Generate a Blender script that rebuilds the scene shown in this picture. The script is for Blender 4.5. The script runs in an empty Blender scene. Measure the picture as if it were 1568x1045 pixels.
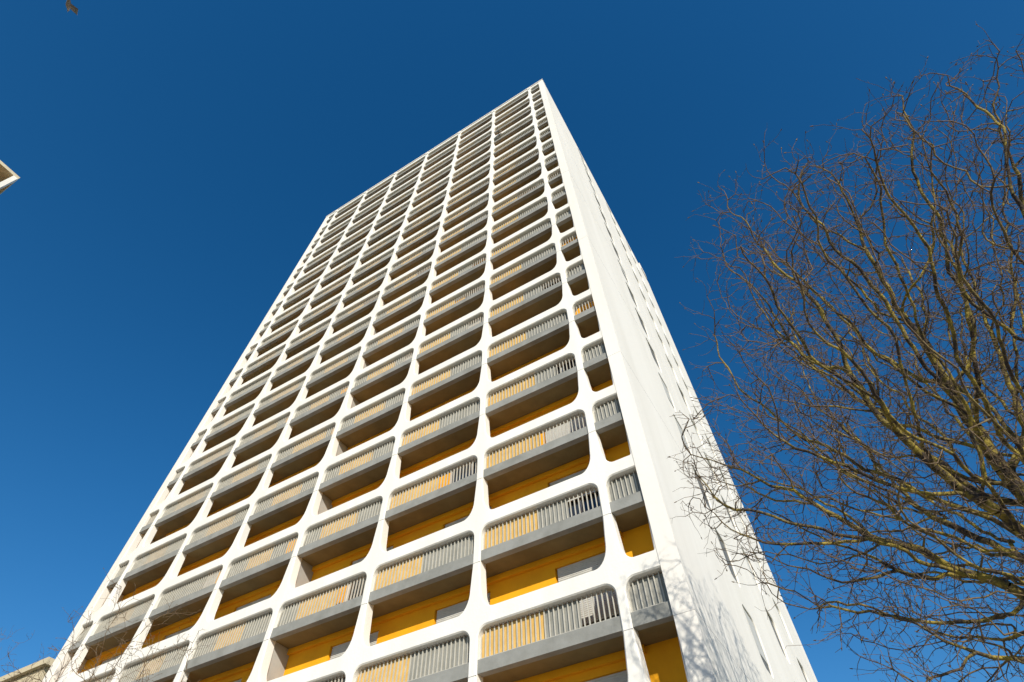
import bpy, math, random
import numpy as np
from mathutils import Vector, Matrix
random.seed(7); rng=np.random.default_rng(11)
D=11.07; CZ=1.6
sc=bpy.context.scene
def X(r): return r*D
# ---------------- materials
def mat(name,base,rough=0.8,var=None,scale=2.0,bump=0.0,bscale=30,metal=0.0,spec=0.3,streak=False):
    m=bpy.data.materials.new(name); m.use_nodes=True
    nt=m.node_tree; b=nt.nodes['Principled BSDF']
    b.inputs['Roughness'].default_value=rough; b.inputs['Metallic'].default_value=metal
    b.inputs['Specular IOR Level'].default_value=spec
    b.inputs['Base Color'].default_value=(*base,1)
    tc=nt.nodes.new('ShaderNodeTexCoord')
    if var:
        mp=nt.nodes.new('ShaderNodeMapping')
        if streak: mp.inputs['Scale'].default_value=(1,1,0.12)
        nt.links.new(tc.outputs['Object'],mp.inputs[0])
        n=nt.nodes.new('ShaderNodeTexNoise'); n.inputs['Scale'].default_value=scale; n.inputs['Detail'].default_value=7
        n.inputs['Roughness'].default_value=0.65
        nt.links.new(mp.outputs[0],n.inputs['Vector'])
        r=nt.nodes.new('ShaderNodeValToRGB'); r.color_ramp.elements[0].position=0.32; r.color_ramp.elements[1].position=0.62
        r.color_ramp.elements[0].color=(*var,1); r.color_ramp.elements[1].color=(*base,1)
        nt.links.new(n.outputs[0],r.inputs[0]); nt.links.new(r.outputs[0],b.inputs['Base Color'])
    if bump:
        n2=nt.nodes.new('ShaderNodeTexNoise'); n2.inputs['Scale'].default_value=bscale; n2.inputs['Detail'].default_value=5
        nt.links.new(tc.outputs['Object'],n2.inputs['Vector'])
        bp=nt.nodes.new('ShaderNodeBump'); bp.inputs['Strength'].default_value=bump; bp.inputs['Distance'].default_value=0.02
        nt.links.new(n2.outputs[0],bp.inputs['Height']); nt.links.new(bp.outputs[0],b.inputs['Normal'])
    return m
M_white=mat('white_painted_concrete',(0.85,0.82,0.76),0.85,(0.77,0.74,0.675),0.9,0.25,14,streak=True)
M_side=mat('white_render_side',(0.84,0.80,0.735),0.9,(0.77,0.73,0.66),0.6,0.35,5,streak=True)
M_grey=mat('grey_slab_concrete',(0.30,0.30,0.28),0.9,(0.22,0.22,0.20),1.5,0.2,20)
M_soffit=mat('soffit_shade_tint',(0.23,0.175,0.08),0.9,(0.17,0.13,0.06),1.2)  # shade and yellow-wall bounce put into the base colour of grey concrete
M_part=mat('partition_grey',(0.42,0.41,0.38),0.9,(0.33,0.32,0.30),1.0)
M_yel=mat('yellow_wall_paint',(0.86,0.40,0.008),0.8,(0.76,0.33,0.008),1.0)
M_tan=mat('tan_rail_panel',(0.68,0.44,0.14),0.6,(0.56,0.34,0.09),3)
M_gp=mat('grey_rail_panel',(0.30,0.295,0.265),0.5,(0.22,0.22,0.195),2)
M_bar=mat('rail_bar_metal',(0.54,0.51,0.44),0.45,(0.44,0.42,0.36),4)
M_shut=mat('roller_shutter',(0.60,0.585,0.54),0.6,(0.48,0.47,0.43),2)
M_sidewin=mat('side_window_infill',(0.20,0.19,0.16),0.5,(0.13,0.125,0.11),2)
M_glass=mat('window_glass',(0.03,0.035,0.04),0.08,spec=0.8)
M_joint=mat('dark_joint',(0.30,0.29,0.28),0.9,(0.2,0.2,0.2),3)
M_cream=mat('cream_render',(0.62,0.54,0.38),0.85,(0.52,0.45,0.32),0.6,streak=True)
M_dark=mat('dark_metal',(0.05,0.05,0.05),0.5,(0.03,0.03,0.03),5)
M_roof=mat('roof_felt',(0.15,0.15,0.15),0.9,(0.1,0.1,0.1),1)
M_green=mat('planter_leaves',(0.05,0.09,0.03),0.8,(0.08,0.12,0.04),9)
# ---------------- mesh builder
class MB:
    def __init__(s): s.v=[]; s.f=[]
    def box(s,x0,x1,y0,y1,z0,z1):
        if x0>x1:x0,x1=x1,x0
        if y0>y1:y0,y1=y1,y0
        if z0>z1:z0,z1=z1,z0
        b=len(s.v)
        s.v+=[(x0,y0,z0),(x1,y0,z0),(x1,y1,z0),(x0,y1,z0),(x0,y0,z1),(x1,y0,z1),(x1,y1,z1),(x0,y1,z1)]
        s.f+=[tuple(b+i for i in q) for q in ((0,3,2,1),(4,5,6,7),(0,1,5,4),(1,2,6,5),(2,3,7,6),(3,0,4,7))]
    def obj(s,name,m,parent=None,smooth=False):
        me=bpy.data.meshes.new(name); me.from_pydata(s.v,[],s.f); me.update()
        me.materials.append(m)
        if smooth:
            me.polygons.foreach_set('use_smooth',[True]*len(me.polygons))
            me.set_sharp_from_angle(angle=math.radians(28))
        o=bpy.data.objects.new(name,me); sc.collection.objects.link(o)
        if parent: o.parent=parent
        return o
def empty(name):
    e=bpy.data.objects.new(name,None); sc.collection.objects.link(e); return e
def arc(cx,cz,rx,rz,a0,a1,n):
    return [(cx+rx*math.cos(math.radians(a0+(a1-a0)*i/n)),cz+rz*math.sin(math.radians(a0+(a1-a0)*i/n))) for i in range(n+1)]
def frame_cell(mb,u0,u1,z0,z1,P,depth,hl=0.115,hr=0.115,bt=0.21,bb=0.215,fl=(0.36,0.58),fr=(0.36,0.58),tl=(0.26,0.27),tr=(0.26,0.27),flip=False):
    """frame panel with one rounded opening; P(u,d,z)->xyz, d = depth inward"""
    n=8
    a0,a1=u0+hl,u1-hr; b0,b1=z0+bb,z1-bt
    tap=0.05
    pts=[]
    pts+=arc(a0+tap+fl[0],b0+fl[1],fl[0],fl[1],180,270,n)      # bottom left
    pts+=[((a0+a1)/2,b0)]
    pts+=arc(a1-tap-fr[0],b0+fr[1],fr[0],fr[1],270,360,n)
    zs=b0+(b1-b0)*0.52
    pts+=[(a1,zs)]
    pts+=arc(a1-tr[0],b1-tr[1],tr[0],tr[1],0,90,n)
    pts+=[((a0+a1)/2,b1)]
    pts+=arc(a0+tl[0],b1-tl[1],tl[0],tl[1],90,180,n)
    pts+=[(a0,zs)]
    cx,cz=(a0+a1)/2,(b0+b1)/2
    N=len(pts)
    out=[]
    for (u,z) in pts:
        du,dz=u-cx,z-cz
        tx=((u1-cx)/du if du>0 else (u0-cx)/du) if abs(du)>1e-6 else 1e9
        tz=((z1-cz)/dz if dz>0 else (z0-cz)/dz) if abs(dz)>1e-6 else 1e9
        t=min(tx,tz); out.append([cx+du*t,cz+dz*t])
    for c in ((u0,z0),(u1,z0),(u1,z1),(u0,z1)):
        ang=math.atan2(c[1]-cz,c[0]-cx)
        k=min(range(N),key=lambda i:abs(math.remainder(math.atan2(pts[i][1]-cz,pts[i][0]-cx)-ang,2*math.pi)))
        out[k]=list(c)
    b=len(mb.v)
    ch=min(0.03,depth*0.4)
    ex=[]
    for i,(u,z) in enumerate(pts):
        p,q=pts[i-1],pts[(i+1)%N]
        tx,tz=q[0]-p[0],q[1]-p[1]; L=math.hypot(tx,tz); ex.append((u+tz/L*ch,z-tx/L*ch))
    rings=[(out,0),(ex,0),(pts,ch),(pts,depth),(out,depth)]
    for r,d in rings:
        for (u,z) in r: mb.v.append(P(u,d,z))
    for k in range(4):
        for i in range(N):
            j=(i+1)%N
            q=(b+k*N+i,b+k*N+j,b+(k+1)*N+j,b+(k+1)*N+i)
            mb.f.append(q if not flip else q[::-1])
# ---------------- main tower
tower=empty('apartment_tower')
XR,XL=X(-0.21),X(-2.51); YF=D; YB=X(3.224)
FR,FLt=X(-0.25),X(-2.47)
cols=[X(-0.34-0.34*i) for i in range(7)]
Zk=lambda k:CZ+D*(0.64+0.2525*k)
K0,K1=-3,17
P=lambda u,d,z:(u,YF+d,z)
fr=MB(); DEP=0.30
for k in range(K0,K1):
    z0,z1=Zk(k),Zk(k+1)
    for i in range(6):
        frame_cell(fr,cols[i+1],cols[i],z0,z1,P,DEP)
    frame_cell(fr,cols[0],FR,z0,z1,P,DEP,hr=0.012,fr=(0.03,0.04),fl=(0.28,0.55),tl=(0.25,0.3),tr=(0.03,0.03))
    frame_cell(fr,FLt,cols[6],z0,z1,P,DEP,hl=0.012,fl=(0.03,0.04),fr=(0.28,0.55),tr=(0.25,0.3),tl=(0.03,0.03))
ZT=Zk(K1)
fr.box(FLt,FR,YF,YF+DEP,ZT,ZT+0.25)
fr.box(XL-0.02,XR+0.02,YF-0.06,YF+0.5,ZT+0.253,ZT+0.40)
for c in cols: fr.box(c-0.16,c+0.16,YF-0.05,YF-0.002,ZT-0.1,ZT+0.25)
fr.obj('facade_frame',M_white,tower,True)
fin=MB()
REC=0.95
fin.box(FLt,XL,YF-0.02,YB,0,ZT+0.25)
fin.obj('left_side_wall',M_side,tower)
sw=MB()
Y1,Y2=X(1.575),X(2.95)
sw.box(FR,XR,YF-0.02,Y1,0,ZT+0.25)
sw.box(FR,XR,Y2,YB,0,ZT+0.25)
Ps=lambda u,d,z:(XR-d,u,z)
strips=[(Y1,Y1+2.3,0.05),(Y1+6.2,Y1+8.6,0.08),(Y1+11.2,Y1+13.6,0.08)]
sw.box(FR+0.003,XR-0.12,Y1,Y2,0,ZT+0.25)
for k in range(K0,K1):
    for i,(a,b,dd) in enumerate(strips):
        frame_cell(sw,a,b,Zk(k)-0.35,Zk(k+1)-0.35,Ps,dd,hl=0.30,hr=0.55,bt=0.40,bb=0.60,fl=(0.35,0.7),fr=(0.35,0.7),tl=(0.3,0.4),tr=(0.3,0.4))
ztop=Zk(K1)-0.35
for (a,b,dd) in strips: sw.box(XR-0.12,XR,a,b,ztop,ZT+0.25)
gaps=[(strips[0][1],strips[1][0]),(strips[1][1],strips[2][0]),(strips[2][1],Y2)]
for gi,(a,b) in enumerate(gaps):
    if b-a>0.05: sw.box(XR-0.119,XR,a,b,0,ZT+0.25)
sw.obj('side_facade',M_side,tower,True)
wn=MB(); sh=MB()
for k in range(K0,K1):
    for i,(a,b,dd) in enumerate(strips):
        a2=a+0.31; b2=b-0.56
        m=(wn if (i==0 or random.random()<0.25) else sh)
        m.box(XR-dd-0.02,XR-dd,a2,b2,Zk(k)+0.1,Zk(k+1)-0.6)
        if i==0:
            sh.box(XR-dd+0.001,XR-dd+0.02,a2+0.3,a2+0.36,Zk(k)+0.25,Zk(k+1)-0.75)
            if random.random()<0.5: sh.box(XR-dd+0.001,XR-dd+0.015,a2+0.4,b2-0.1,Zk(k)+random.choice([0.7,1.0,1.3]),Zk(k+1)-0.8)
wn.obj('side_windows',M_sidewin,tower); sh.obj('side_window_frames',M_shut,tower)
# slabs
sl=MB(); so=MB(); jn=MB()
for k in range(K0+1,K1+1):
    t=Zk(k)-0.95; b=Zk(k)-1.25
    sl.box(FLt+0.002,FR-0.002,YF+0.05,YF+0.24,b,t)
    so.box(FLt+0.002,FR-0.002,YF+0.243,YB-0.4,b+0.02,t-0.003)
    for c in cols:
        jn.box(c-0.113,c+0.113,YF-0.002,YF+0.02,b-0.05,b-0.038)
    jn.box(FR-0.001,XR+0.002,YF-0.022,Y1-0.01,b-0.05,b-0.044) if k%3==0 else None
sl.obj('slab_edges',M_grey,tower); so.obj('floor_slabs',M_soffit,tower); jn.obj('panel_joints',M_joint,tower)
pt=MB()
for k in range(K0,K1):
    pt.box(cols[3]-0.09,cols[3]+0.09,YF+DEP+0.003,YF+REC+0.3,Zk(k)-0.947 if k>K0 else 0,Zk(k+1)-1.23)
pt.obj('balcony_partitions',M_part,tower)
# back walls with windows
YW=YF+REC
yw=MB(); wf=MB(); gl=MB(); wsh=MB(); lt=MB()
bays=[(cols[i+1],cols[i]) for i in range(6)]
for k in range(K0,K1):
    f0=Zk(k)-0.947 if k>K0 else 0.0
    c0=Zk(k+1)-1.232
    for bi,(a,b) in enumerate(bays):
        w=b-a; left_half=bi>=3
        if not left_half: wa,wb=a+w*0.48,b-0.15
        else: wa,wb=a+0.15,b-w*0.48
        top=f0+2.18
        yw.box(a,wa,YW,YW+0.25,f0,c0); yw.box(wb,b,YW,YW+0.25,f0,c0); yw.box(wa,wb,YW,YW+0.25,top,c0)
        yw.box(a,b,YW-0.10,YW-0.002,c0-0.16,c0-0.001)
        r=random.random()
        drop=0.26 if r<0.25 else random.choice([0.5,0.9,1.6,2.0])
        wsh.box(wa+0.05,wb-0.05,YW+0.06,YW+0.10,top-drop,top-0.002)
        for j in range(int(drop/0.05)):
            wsh.box(wa+0.05,wb-0.05,YW+0.05,YW+0.059,top-drop+j*0.05,top-drop+j*0.05+0.038)
        gl.box(wa,wb,YW+0.18,YW+0.20,f0,top)
        m=(wa+wb)/2
        for xx in (wa+0.03,m,wb-0.03): wf.box(xx-0.03,xx+0.03,YW+0.145,YW+0.178,f0,top-0.003)
        wf.box(wa,wb,YW+0.146,YW+0.179,f0,f0+0.08)
    yw.box(cols[0],FR-0.003,YW,YW+0.25,f0,c0)
    yw.box(FLt+0.003,cols[6],YW,YW+0.25,f0,c0)
yw.obj('yellow_back_walls',M_yel,tower); wf.obj('window_frames',M_shut,tower); gl.obj('windows',M_glass,tower); wsh.obj('roller_shutters',M_shut,tower)
# railings
rb=MB(); tn=MB(); gp=MB(); pl=MB(); bx=MB()
allb=bays+[(cols[0],FR),(FLt,cols[6])]
YR=YF+0.17
def leafclump(mb,x,y,z,r):
    for _ in range(70):
        p=[random.gauss(0,r*0.45) for _ in range(3)]
        q=Vector((x+p[0],y+p[1]*0.6,z+abs(p[2])*1.3)); n=Vector([random.gauss(0,1) for _ in range(3)]).normalized()
        t=n.orthogonal().normalized()*0.05; s=n.cross(t)*0.6; b=len(mb.v)
        mb.v+= [tuple(q-t),tuple(q+s),tuple(q+t),tuple(q-s)]; mb.f.append((b,b+1,b+2,b+3))
for k in range(K0+1,K1+1):
    z0=Zk(k)-0.945; z1=Zk(k)-0.24
    for bi,(a,b) in enumerate(allb):
        a2=a+0.13 if a!=FLt else a+0.01; b2=b-0.13 if b!=FR else b-0.01
        n=max(3,int((b2-a2)/0.12))
        for j in range(n+1):
            x=a2+(b2-a2)*j/n; rb.box(x-0.012,x+0.012,YR-0.02,YR+0.015,z0,z1+0.03)
        rb.box(a2,b2,YR-0.021,YR+0.016,z0+0.03,z0+0.06)
        w=b2-a2
        if w>2:
            ptan=1.0 if (k<12 and bi<4) else (0.95 if k<10 else 0.75)
            if bi<2: lo=a2; s=a2+w*random.choice([0.47,0.47,0.47,0.55])
            elif bi==2: lo=a2+w*0.2; s=a2+w*0.66
            else: lo=a2+w*0.25; s=a2+w*random.choice([0.6,0.7,0.8])
            if lo>a2: gp.box(a2,lo-0.01,YR+0.03,YR+0.038,z0+0.04,z1)
            (tn if random.random()<ptan else gp).box(lo,s,YR+0.03,YR+0.038,z0+0.04,z1)
            r=random.random()
            if r<0.55: gp.box(s+0.01,b2,YR+0.03,YR+0.038,z0+0.04,z1)
            elif r<0.8: gp.box(s+0.01,s+(b2-s)*0.5,YR+0.03,YR+0.038,z0+0.04,z1)
            if random.random()<0.13:
                xx=random.uniform(s,b2-0.4); 
                if random.random()<0.5: leafclump(pl,xx,YR+0.3,z0+0.75,0.22)
                else: bx.box(xx,xx+0.35,YR+0.1,YR+0.4,z0,z0+random.uniform(0.5,1.2))
        elif random.random()<0.6: gp.box(a2,b2,YR+0.03,YR+0.038,z0+0.04,z1)
rb.obj('balcony_railings',M_bar,tower); tn.obj('tan_railing_panels',M_tan,tower); gp.obj('grey_railing_panels',M_gp,tower)
pl.obj('balcony_plants',M_green,tower); bx.obj('balcony_storage',M_shut,tower)
# rear wall, light-blocking box, roof
cr=MB(); cr.box(FLt+0.004,FR-0.004,YB-0.38,YB-0.002,0,ZT+0.2)
cr.box(FLt+0.3,FR-0.45,YW+1.6,YB-0.5,0,ZT-0.96)  # unseen interior box, added to block light inside the tower
cr.obj('rear_wall_light_block',M_side,tower)
rf=MB(); rf.box(XL+1,XR-1,YF+1,YB-1,ZT-0.94,ZT-0.5); rf.obj('roof_deck',M_roof,tower)
ph=MB(); ph.box(XR-7,XR+0.07,YB-2.2,YB-0.6,ZT+0.27,ZT+1.5); ph.box(XL+6,XR-9,YF+9,YB-7,ZT-0.5,ZT+2.2); ph.obj('rooftop_plant_room',M_side,tower)
def dish(px,pz):
    mb=MB(); n=14
    mb.v.append((0,0.05,0))
    for r,y in ((0.15,0.035),(0.3,0.0)):
        for i in range(n): a=2*math.pi*i/n; mb.v.append((r*math.cos(a),y,r*math.sin(a)))
    for i in range(n):
        j=(i+1)%n; mb.f.append((0,1+i,1+j)); mb.f.append((1+i,1+n+i,1+n+j,1+j))
    mb.box(-0.015,0.015,-0.22,0.0,-0.3,-0.27); mb.box(-0.03,0.03,-0.25,-0.2,-0.29,-0.03); mb.box(-0.02,0.02,0.04,0.4,-0.03,0.0)
    o=mb.obj('satellite_dish',M_gp); o.location=(px,YF-0.25,pz); o.rotation_euler=(math.radians(-25),0,math.radians(20))
dish(X(-0.66)+0.5,Zk(14)-0.1)
dr=MB(); zz=Zk(0)-0.945
for xx in (X(-0.32),X(-0.265)):
    dr.box(xx,xx+0.02,YF+0.45,YF+0.47,zz,zz+1.35); dr.box(xx,xx+0.02,YF+0.85,YF+0.87,zz,zz+1.35); dr.box(xx,xx+0.02,YF+0.45,YF+0.87,zz+1.351,zz+1.37)
for j in range(6): dr.box(X(-0.32),X(-0.265),YF+0.46+j*0.08,YF+0.47+j*0.08,zz+1.371,zz+1.381)
dr.obj('drying_rack',M_dark)
# ---------------- neighbour tower (left, top corner in frame)
def simple_tower(name,x0,x1,y0,y1,h,m):
    e=empty(name); S2=2.8; nfl=int(h/S2)
    w=MB(); w.box(x0+1.2,x1-1.2,y0+1.2,y1-1.2,0,h-0.3); w.obj('walls',M_yel,e)
    f=MB()
    for k in range(nfl+1):
        z=h-k*S2
        f.box(x0,x1,y0,y1,z-0.28,z)
        if k:
            f.box(x0,x1,y0,y0+0.12,z+0.003,z+0.9); f.box(x0,x1,y1-0.12,y1,z+0.003,z+0.9)
            f.box(x0,x0+0.12,y0+0.123,y1-0.123,z+0.003,z+0.9); f.box(x1-0.12,x1,y0+0.123,y1-0.123,z+0.003,z+0.9)
    f.obj('balconies',m,e)
    c=MB(); n=6
    for i in range(n+1):
        xx=x0+0.02+(x1-x0-0.34)*i/n; yy=y0+0.02+(y1-y0-0.34)*i/n
        c.box(xx,xx+0.3,y0-0.03,y0+0.25,0,h-0.3); c.box(xx,xx+0.3,y1-0.25,y1+0.03,0,h-0.3)
        c.box(x1-0.26,x1+0.031,yy,yy+0.3,0,h-0.3); c.box(x0-0.031,x0+0.26,yy,yy+0.3,0,h-0.3)
    c.obj('columns',M_white,e)
    g=MB()
    for k in range(1,nfl+1):
        z=h-k*S2
        for i in range(n):
            yy=y0+1.8+(y1-y0-3.4)*i/n; g.box(x1-1.21,x1-1.17,yy,yy+1.5,z+0.2,z+2.1)
            xx=x0+1.8+(x1-x0-3.4)*i/n; g.box(xx,xx+1.5,y1-1.21,y1-1.17,z+0.2,z+2.1)
    g.obj('windows',M_glass,e)
simple_tower('neighbouring_apartment_tower',-66,-39.8,-32,-5.9,44.9,M_cream)
e=empty('low_apartment_block')
b=MB(); b.box(-80,-45,17.6,32,0,19.2); b.box(-81,-44.6,17.3,32.3,19.203,19.6); b.box(-60,-49,19,30,19.6,21.0); b.obj('walls',M_cream,e)
g=MB()
for k in range(6):
    for i in range(11): g.box(-79+i*3.1,-77.4+i*3.1,17.55,17.597,1.2+k*3,2.7+k*3)
g.obj('windows',M_glass,e)
# ---------------- ground
def sheet(name,x0,x1,y0,y1,z,m):
    mb=MB(); mb.v=[(x0,y0,z),(x1,y0,z),(x1,y1,z),(x0,y1,z)]; mb.f=[(0,1,2,3)]; return mb.obj(name,m)
M_grass=mat('grass_ground',(0.06,0.085,0.03),0.95,(0.09,0.08,0.04),0.8,0.5,20)
M_pave=mat('paving',(0.34,0.32,0.29),0.9,(0.26,0.25,0.23),1.5,0.3,12)
M_asph=mat('asphalt',(0.055,0.055,0.058),0.9,(0.04,0.04,0.04),3,0.4,60)
sheet('ground',-900,900,-900,900,0.0,M_grass)
sheet('pavement',-45,12,-2.5,10.9,0.004,M_pave)
sheet('road',-120,120,-11,-4.5,0.004,M_asph)
mk=MB(); kb=MB()
for i in range(-30,30): mk.v+=[(i*4,-7.82,0.008),(i*4+2,-7.82,0.008),(i*4+2,-7.7,0.008),(i*4,-7.7,0.008)]; n=len(mk.v); mk.f.append((n-4,n-3,n-2,n-1))
mk.obj('road_markings',M_white)
kb.box(-120,120,-4.5,-4.35,0,0.12); kb.box(-120,120,-11.15,-11,0,0.12); kb.obj('kerb',M_pave)
# ---------------- trees
def bark(name,yel):
    m=bpy.data.materials.new(name); m.use_nodes=True; nt=m.node_tree; bs=nt.nodes['Principled BSDF']
    bs.inputs['Roughness'].default_value=0.9; bs.inputs['Specular IOR Level'].default_value=0.15
    tc=nt.nodes.new('ShaderNodeTexCoord')
    n=nt.nodes.new('ShaderNodeTexNoise'); n.inputs['Scale'].default_value=3.2; n.inputs['Detail'].default_value=8; n.inputs['Roughness'].default_value=0.75
    nt.links.new(tc.outputs['Object'],n.inputs['Vector'])
    r=nt.nodes.new('ShaderNodeValToRGB'); el=r.color_ramp.elements
    el[0].position=0.45; el[0].color=(0.065,0.05,0.04,1); el[1].position=0.59; el[1].color=(*yel,1)
    nt.links.new(n.outputs[0],r.inputs[0])
    at=nt.nodes.new('ShaderNodeAttribute'); at.attribute_name='thick'
    mx=nt.nodes.new('ShaderNodeMix'); mx.data_type='RGBA'
    mx.inputs['A'].default_value=(0.17,0.12,0.078,1)
    nt.links.new(at.outputs['Fac'],mx.inputs['Factor']); nt.links.new(r.outputs[0],mx.inputs['B'])
    nt.links.new(mx.outputs['Result'],bs.inputs['Base Color'])
    n3=nt.nodes.new('ShaderNodeTexNoise'); n3.inputs['Scale'].default_value=25; n3.inputs['Detail'].default_value=5
    nt.links.new(tc.outputs['Object'],n3.inputs['Vector'])
    bp=nt.nodes.new('ShaderNodeBump'); bp.inputs['Strength'].default_value=0.8; bp.inputs['Distance'].default_value=0.03
    nt.links.new(n3.outputs[0],bp.inputs['Height']); nt.links.new(bp.outputs[0],bs.inputs['Normal'])
    return m
M_bark=bark('lichen_bark',(0.36,0.275,0.055))
def make_tree(name,base,fork,lobes,tip=0.0045,step=0.2,kill=0.38,twig=1.0,expo=2.25,seed=1,tw=0.0042):
    """lobes: list of (center, radii, number of attractors)"""
    g=np.random.default_rng(seed)
    base=np.array(base,float); fork=np.array(fork,float)
    pts=[];par=[]
    L=np.linalg.norm(fork-base); n=max(3,int(L/0.4))
    for i in range(n+1):
        t=i/n; p=base+(fork-base)*t+np.array([math.sin(t*5)*0.08,math.cos(t*4)*0.06,0]); pts.append(p); par.append(i-1)
    A=[]
    for (c,R,natt) in lobes:
        c=np.array(c,float); R=np.array(R,float); q=0
        while q<natt:
            u=g.normal(size=3); u/=np.linalg.norm(u)
            r=g.random()**(1/2.4)
            bump=1+0.17*math.sin(3*u[0]*2+seed)+0.15*math.sin(5*u[1]+2*u[2]*3)
            A.append(c+u*r*R*bump); q+=1
    A=np.array(A)
    N=np.array(pts); nd=np.full(len(A),1e9); ni=np.zeros(len(A),int)
    def upd(newp,off):
        nonlocal A,nd,ni
        d=((A**2).sum(1)[:,None]+(newp**2).sum(1)[None,:]-2*A@newp.T); j=d.argmin(1); dm=np.sqrt(np.maximum(d[np.arange(len(A)),j],0))
        m=dm<nd; nd[m]=dm[m]; ni[m]=j[m]+off
        keep=nd>kill
        A=A[keep]; nd=nd[keep]; ni=ni[keep]
    upd(N[-2:],len(N)-2)
    kids=np.zeros(len(N),int)
    for it in range(170):
        if len(A)==0: break
        dv=A-N[ni]; dv/=np.linalg.norm(dv,axis=1)[:,None]+1e-9
        acc=np.zeros((len(N),3)); cnt=np.zeros(len(N))
        np.add.at(acc,ni,dv); np.add.at(cnt,ni,1)
        src=np.where((cnt>0)&(kids<3))[0]
        if len(src)==0: break
        parr=np.array(par)
        d=acc[src]/(np.linalg.norm(acc[src],axis=1)[:,None]+1e-9)
        pd=N[src]-N[np.maximum(parr[src],0)]; pd/=np.linalg.norm(pd,axis=1)[:,None]+1e-9
        d=d+0.5*pd+g.normal(size=d.shape)*0.24+np.array([0,0,0.05]); d/=np.linalg.norm(d,axis=1)[:,None]+1e-9
        newp=N[src]+d*step
        kids[src]+=1; kids=np.concatenate([kids,np.zeros(len(src),int)])
        off=len(N); N=np.vstack([N,newp]); par+=list(src)
        upd(newp,off)
    n0=len(N)
    ch=np.zeros(n0,int)
    for i in range(1,n0): ch[par[i]]+=1
    rad=np.zeros(n0)
    for i in range(n0-1,-1,-1):
        if rad[i]==0: rad[i]=tip**expo
        if par[i]>=0: rad[par[i]]+=rad[i]
    rad=rad**(1/expo)
    V=[];F=[];T=[]
    def seg(p,q,r0,r1,sides):
        d=q-p; l=math.sqrt(d[0]*d[0]+d[1]*d[1]+d[2]*d[2])
        if l<1e-6: return
        dx,dy,dz=d[0]/l,d[1]/l,d[2]/l
        ax,ay,az=dy*1.0-dz*0.2, dz*0.3-dx*1.0, dx*0.2-dy*0.3
        al=math.sqrt(ax*ax+ay*ay+az*az)+1e-9; ax/=al;ay/=al;az/=al
        bx,by,bz=dy*az-dz*ay, dz*ax-dx*az, dx*ay-dy*ax
        b0=len(V)
        for (o,r) in ((p,r0),(q,r1)):
            tt=min(1,max(0,(r-0.007)/0.010))
            for k in range(sides):
                an=2*math.pi*k/sides; c=math.cos(an)*r; s=math.sin(an)*r
                V.append((o[0]+ax*c+bx*s,o[1]+ay*c+by*s,o[2]+az*c+bz*s)); T.append(tt)
        for k in range(sides):
            j=(k+1)%sides; F.append((b0+k,b0+j,b0+sides+j,b0+sides+k))
    for i in range(1,n0):
        p=N[par[i]]; q=N[i]; r1=rad[i]; r0=min(rad[par[i]],r1*1.3)
        if i<=n: r0=rad[par[i]]
        seg(p,q,r0,r1,4 if r1<0.012 else (6 if r1<0.05 else 12))
    for i in range(n+1,n0):
        if rad[i]>0.035: continue
        k=1 if g.random()<0.5*twig else 0
        if ch[i]==0: k+=2
        for _ in range(k):
            pd=N[i]-N[par[i]]; pd/=np.linalg.norm(pd)+1e-9
            d=pd*0.7+g.normal(size=3)*0.6+np.array([0,0,0.15]); d/=np.linalg.norm(d)
            p=N[i].copy(); m=g.integers(3,7); ln=g.uniform(0.06,0.12); r=tw
            for s in range(m):
                d=d+g.normal(size=3)*0.22; d/=np.linalg.norm(d); q=p+d*ln
                seg(p,q,r,r*0.85,3)
                if g.random()<0.4:
                    e=d+g.normal(size=3)*0.8; e/=np.linalg.norm(e); seg(q,q+e*g.uniform(0.05,0.14),r*0.8,r*0.6,3)
                p=q; r*=0.87
            if g.random()<0.6: seg(p,p+d*0.035,0.009,0.004,4)
    me=bpy.data.meshes.new(name); me.from_pydata(V,[],F); me.update(); me.materials.append(M_bark)
    at=me.attributes.new('thick','FLOAT','POINT'); at.data.foreach_set('value',T)
    me.polygons.foreach_set('use_smooth',[True]*len(me.polygons))
    o=bpy.data.objects.new(name,me); sc.collection.objects.link(o); print(name,n0,len(F),rad[0]); return o
make_tree('bare_tree',(3.3,9.3,0),(2.75,8.8,4.9),
  [((3.7,8.0,7.9),(4.5,3.8,4.1),7400),((0.6,7.5,6.8),(2.3,1.6,1.3),800),((2.1,8.1,5.4),(2.9,2.0,1.3),1200),
   ((1.9,5.9,9.6),(1.1,0.8,0.8),200),((4.5,5.2,10.1),(1.4,0.8,1.0),260)],seed=4,tip=0.0066,kill=0.245,step=0.15,expo=2.12,tw=0.0050)
make_tree('bare_tree.001',(-17.4,8.4,0),(-17.4,8.4,3.5),[((-17.4,8.3,7.4),(2.6,2.0,3.2),700)],seed=5,tw=0.006)
make_tree('bare_tree.002',(-30.0,9.8,0),(-30.0,9.8,4.5),[((-30.0,9.8,9.3),(3.2,3.0,4.4),600)],seed=8,tw=0.006)
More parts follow.
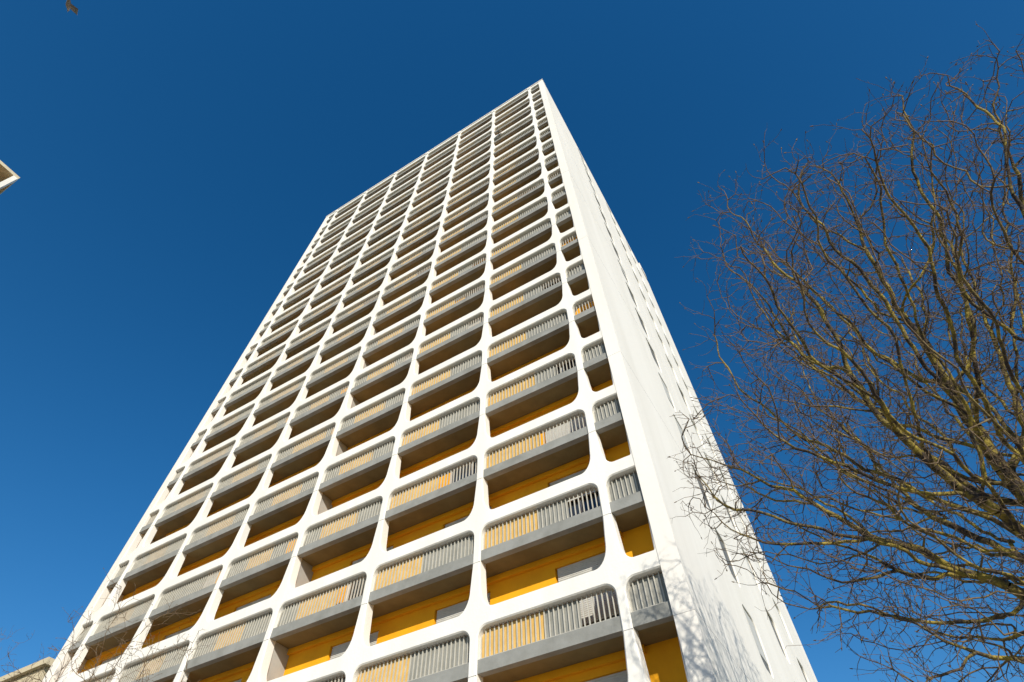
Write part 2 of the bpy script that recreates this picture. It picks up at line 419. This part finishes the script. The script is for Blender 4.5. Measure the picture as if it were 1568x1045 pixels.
# ---------------- bird
def bird(loc):
    mb=MB()
    secs=[(-0.20,0.006,0),(-0.13,0.022,0),(-0.05,0.05,0),(0.04,0.055,0.0),(0.11,0.036,0.01),(0.145,0.028,0.02),(0.175,0.024,0.022),(0.195,0.010,0.018),(0.22,0.002,0.012)]
    n=10
    for (x,r,z) in secs:
        for i in range(n): a=2*math.pi*i/n; mb.v.append((x,r*math.cos(a),z+r*0.9*math.sin(a)))
    for s in range(len(secs)-1):
        for i in range(n):
            j=(i+1)%n; mb.f.append((s*n+i,s*n+j,(s+1)*n+j,(s+1)*n+i))
    for sg in (1,-1):
        b0=len(mb.v)
        pr=[(0.08,0.03,-0.06,0.02),(0.11,0.13,-0.05,0.09),(0.09,0.22,-0.08,0.10),(0.03,0.31,-0.08,0.05),(-0.04,0.37,-0.07,0.01)]
        for (xf,y,xb,z) in pr: 
            mb.v+= [(xf,sg*y,z+0.006),(xb,sg*y,z),(xf,sg*y,z-0.004)]
        for i in range(4):
            a=b0+i*3; mb.f+=[(a,a+3,a+4,a+1),(a+2,a+1,a+4,a+5),(a,a+2,a+5,a+3)]
    b0=len(mb.v); mb.v+=[(-0.15,0.02,0.01),(-0.15,-0.02,0.01),(-0.29,-0.06,0.0),(-0.29,0.06,0.0),(-0.15,0,-0.01)]
    mb.f+=[(b0,b0+1,b0+2,b0+3),(b0+4,b0+3,b0+2),(b0,b0+3,b0+4),(b0+1,b0+4,b0+2)]
    o=mb.obj('flying_pigeon',mat('pigeon_feathers',(0.38,0.35,0.33),0.8,(0.16,0.16,0.17),12),None,True)
    o.location=loc; o.rotation_euler=(math.radians(35),math.radians(-10),math.radians(160)); o.scale=(1.3,)*3
bird((-12.6,-5.4,22.4))
# ---------------- light
EL,AZ=25.0,41.0
Sd=Vector((math.sin(math.radians(AZ))*math.cos(math.radians(EL)),-math.cos(math.radians(AZ))*math.cos(math.radians(EL)),math.sin(math.radians(EL))))
ld=bpy.data.lights.new('sun','SUN'); ld.energy=5.0; ld.angle=math.radians(0.5); ld.color=(1.0,0.94,0.82)
lo=bpy.data.objects.new('sun',ld); sc.collection.objects.link(lo); lo.rotation_euler=Sd.to_track_quat('Z','Y').to_euler(); lo.location=(20,-30,40)
w=bpy.data.worlds.new('World'); sc.world=w; w.use_nodes=True; nt=w.node_tree
bg=nt.nodes['Background']; sk=nt.nodes.new('ShaderNodeTexSky'); sk.sky_type='NISHITA'; sk.sun_disc=False
sk.sun_elevation=math.radians(EL); sk.sun_rotation=math.radians(180-AZ); sk.air_density=1.0; sk.dust_density=0.3; sk.ozone_density=3.3
hs=nt.nodes.new('ShaderNodeHueSaturation'); hs.inputs['Saturation'].default_value=1.32
nt.links.new(sk.outputs[0],hs.inputs['Color'])
nt.links.new(hs.outputs[0],bg.inputs[0]); bg.inputs[1].default_value=0.135
# ---------------- camera
cd=bpy.data.cameras.new('camera'); cam=bpy.data.objects.new('camera',cd); sc.collection.objects.link(cam); sc.camera=cam
cd.sensor_width=36; cd.lens=36*864/1568; cd.clip_start=0.1; cd.clip_end=3000
r=Vector((0.8589,0.5118,-0.0169)).normalized(); u=Vector((0.4233,-0.6911,0.586)); bk=r.cross(u).normalized(); u=bk.cross(r).normalized()
m=Matrix((( r.x,u.x,bk.x,0),(r.y,u.y,bk.y,0),(r.z,u.z,bk.z,CZ),(0,0,0,1)))
cam.matrix_world=m
sc.view_settings.view_transform='Standard'; sc.view_settings.look='None'; sc.view_settings.exposure=0
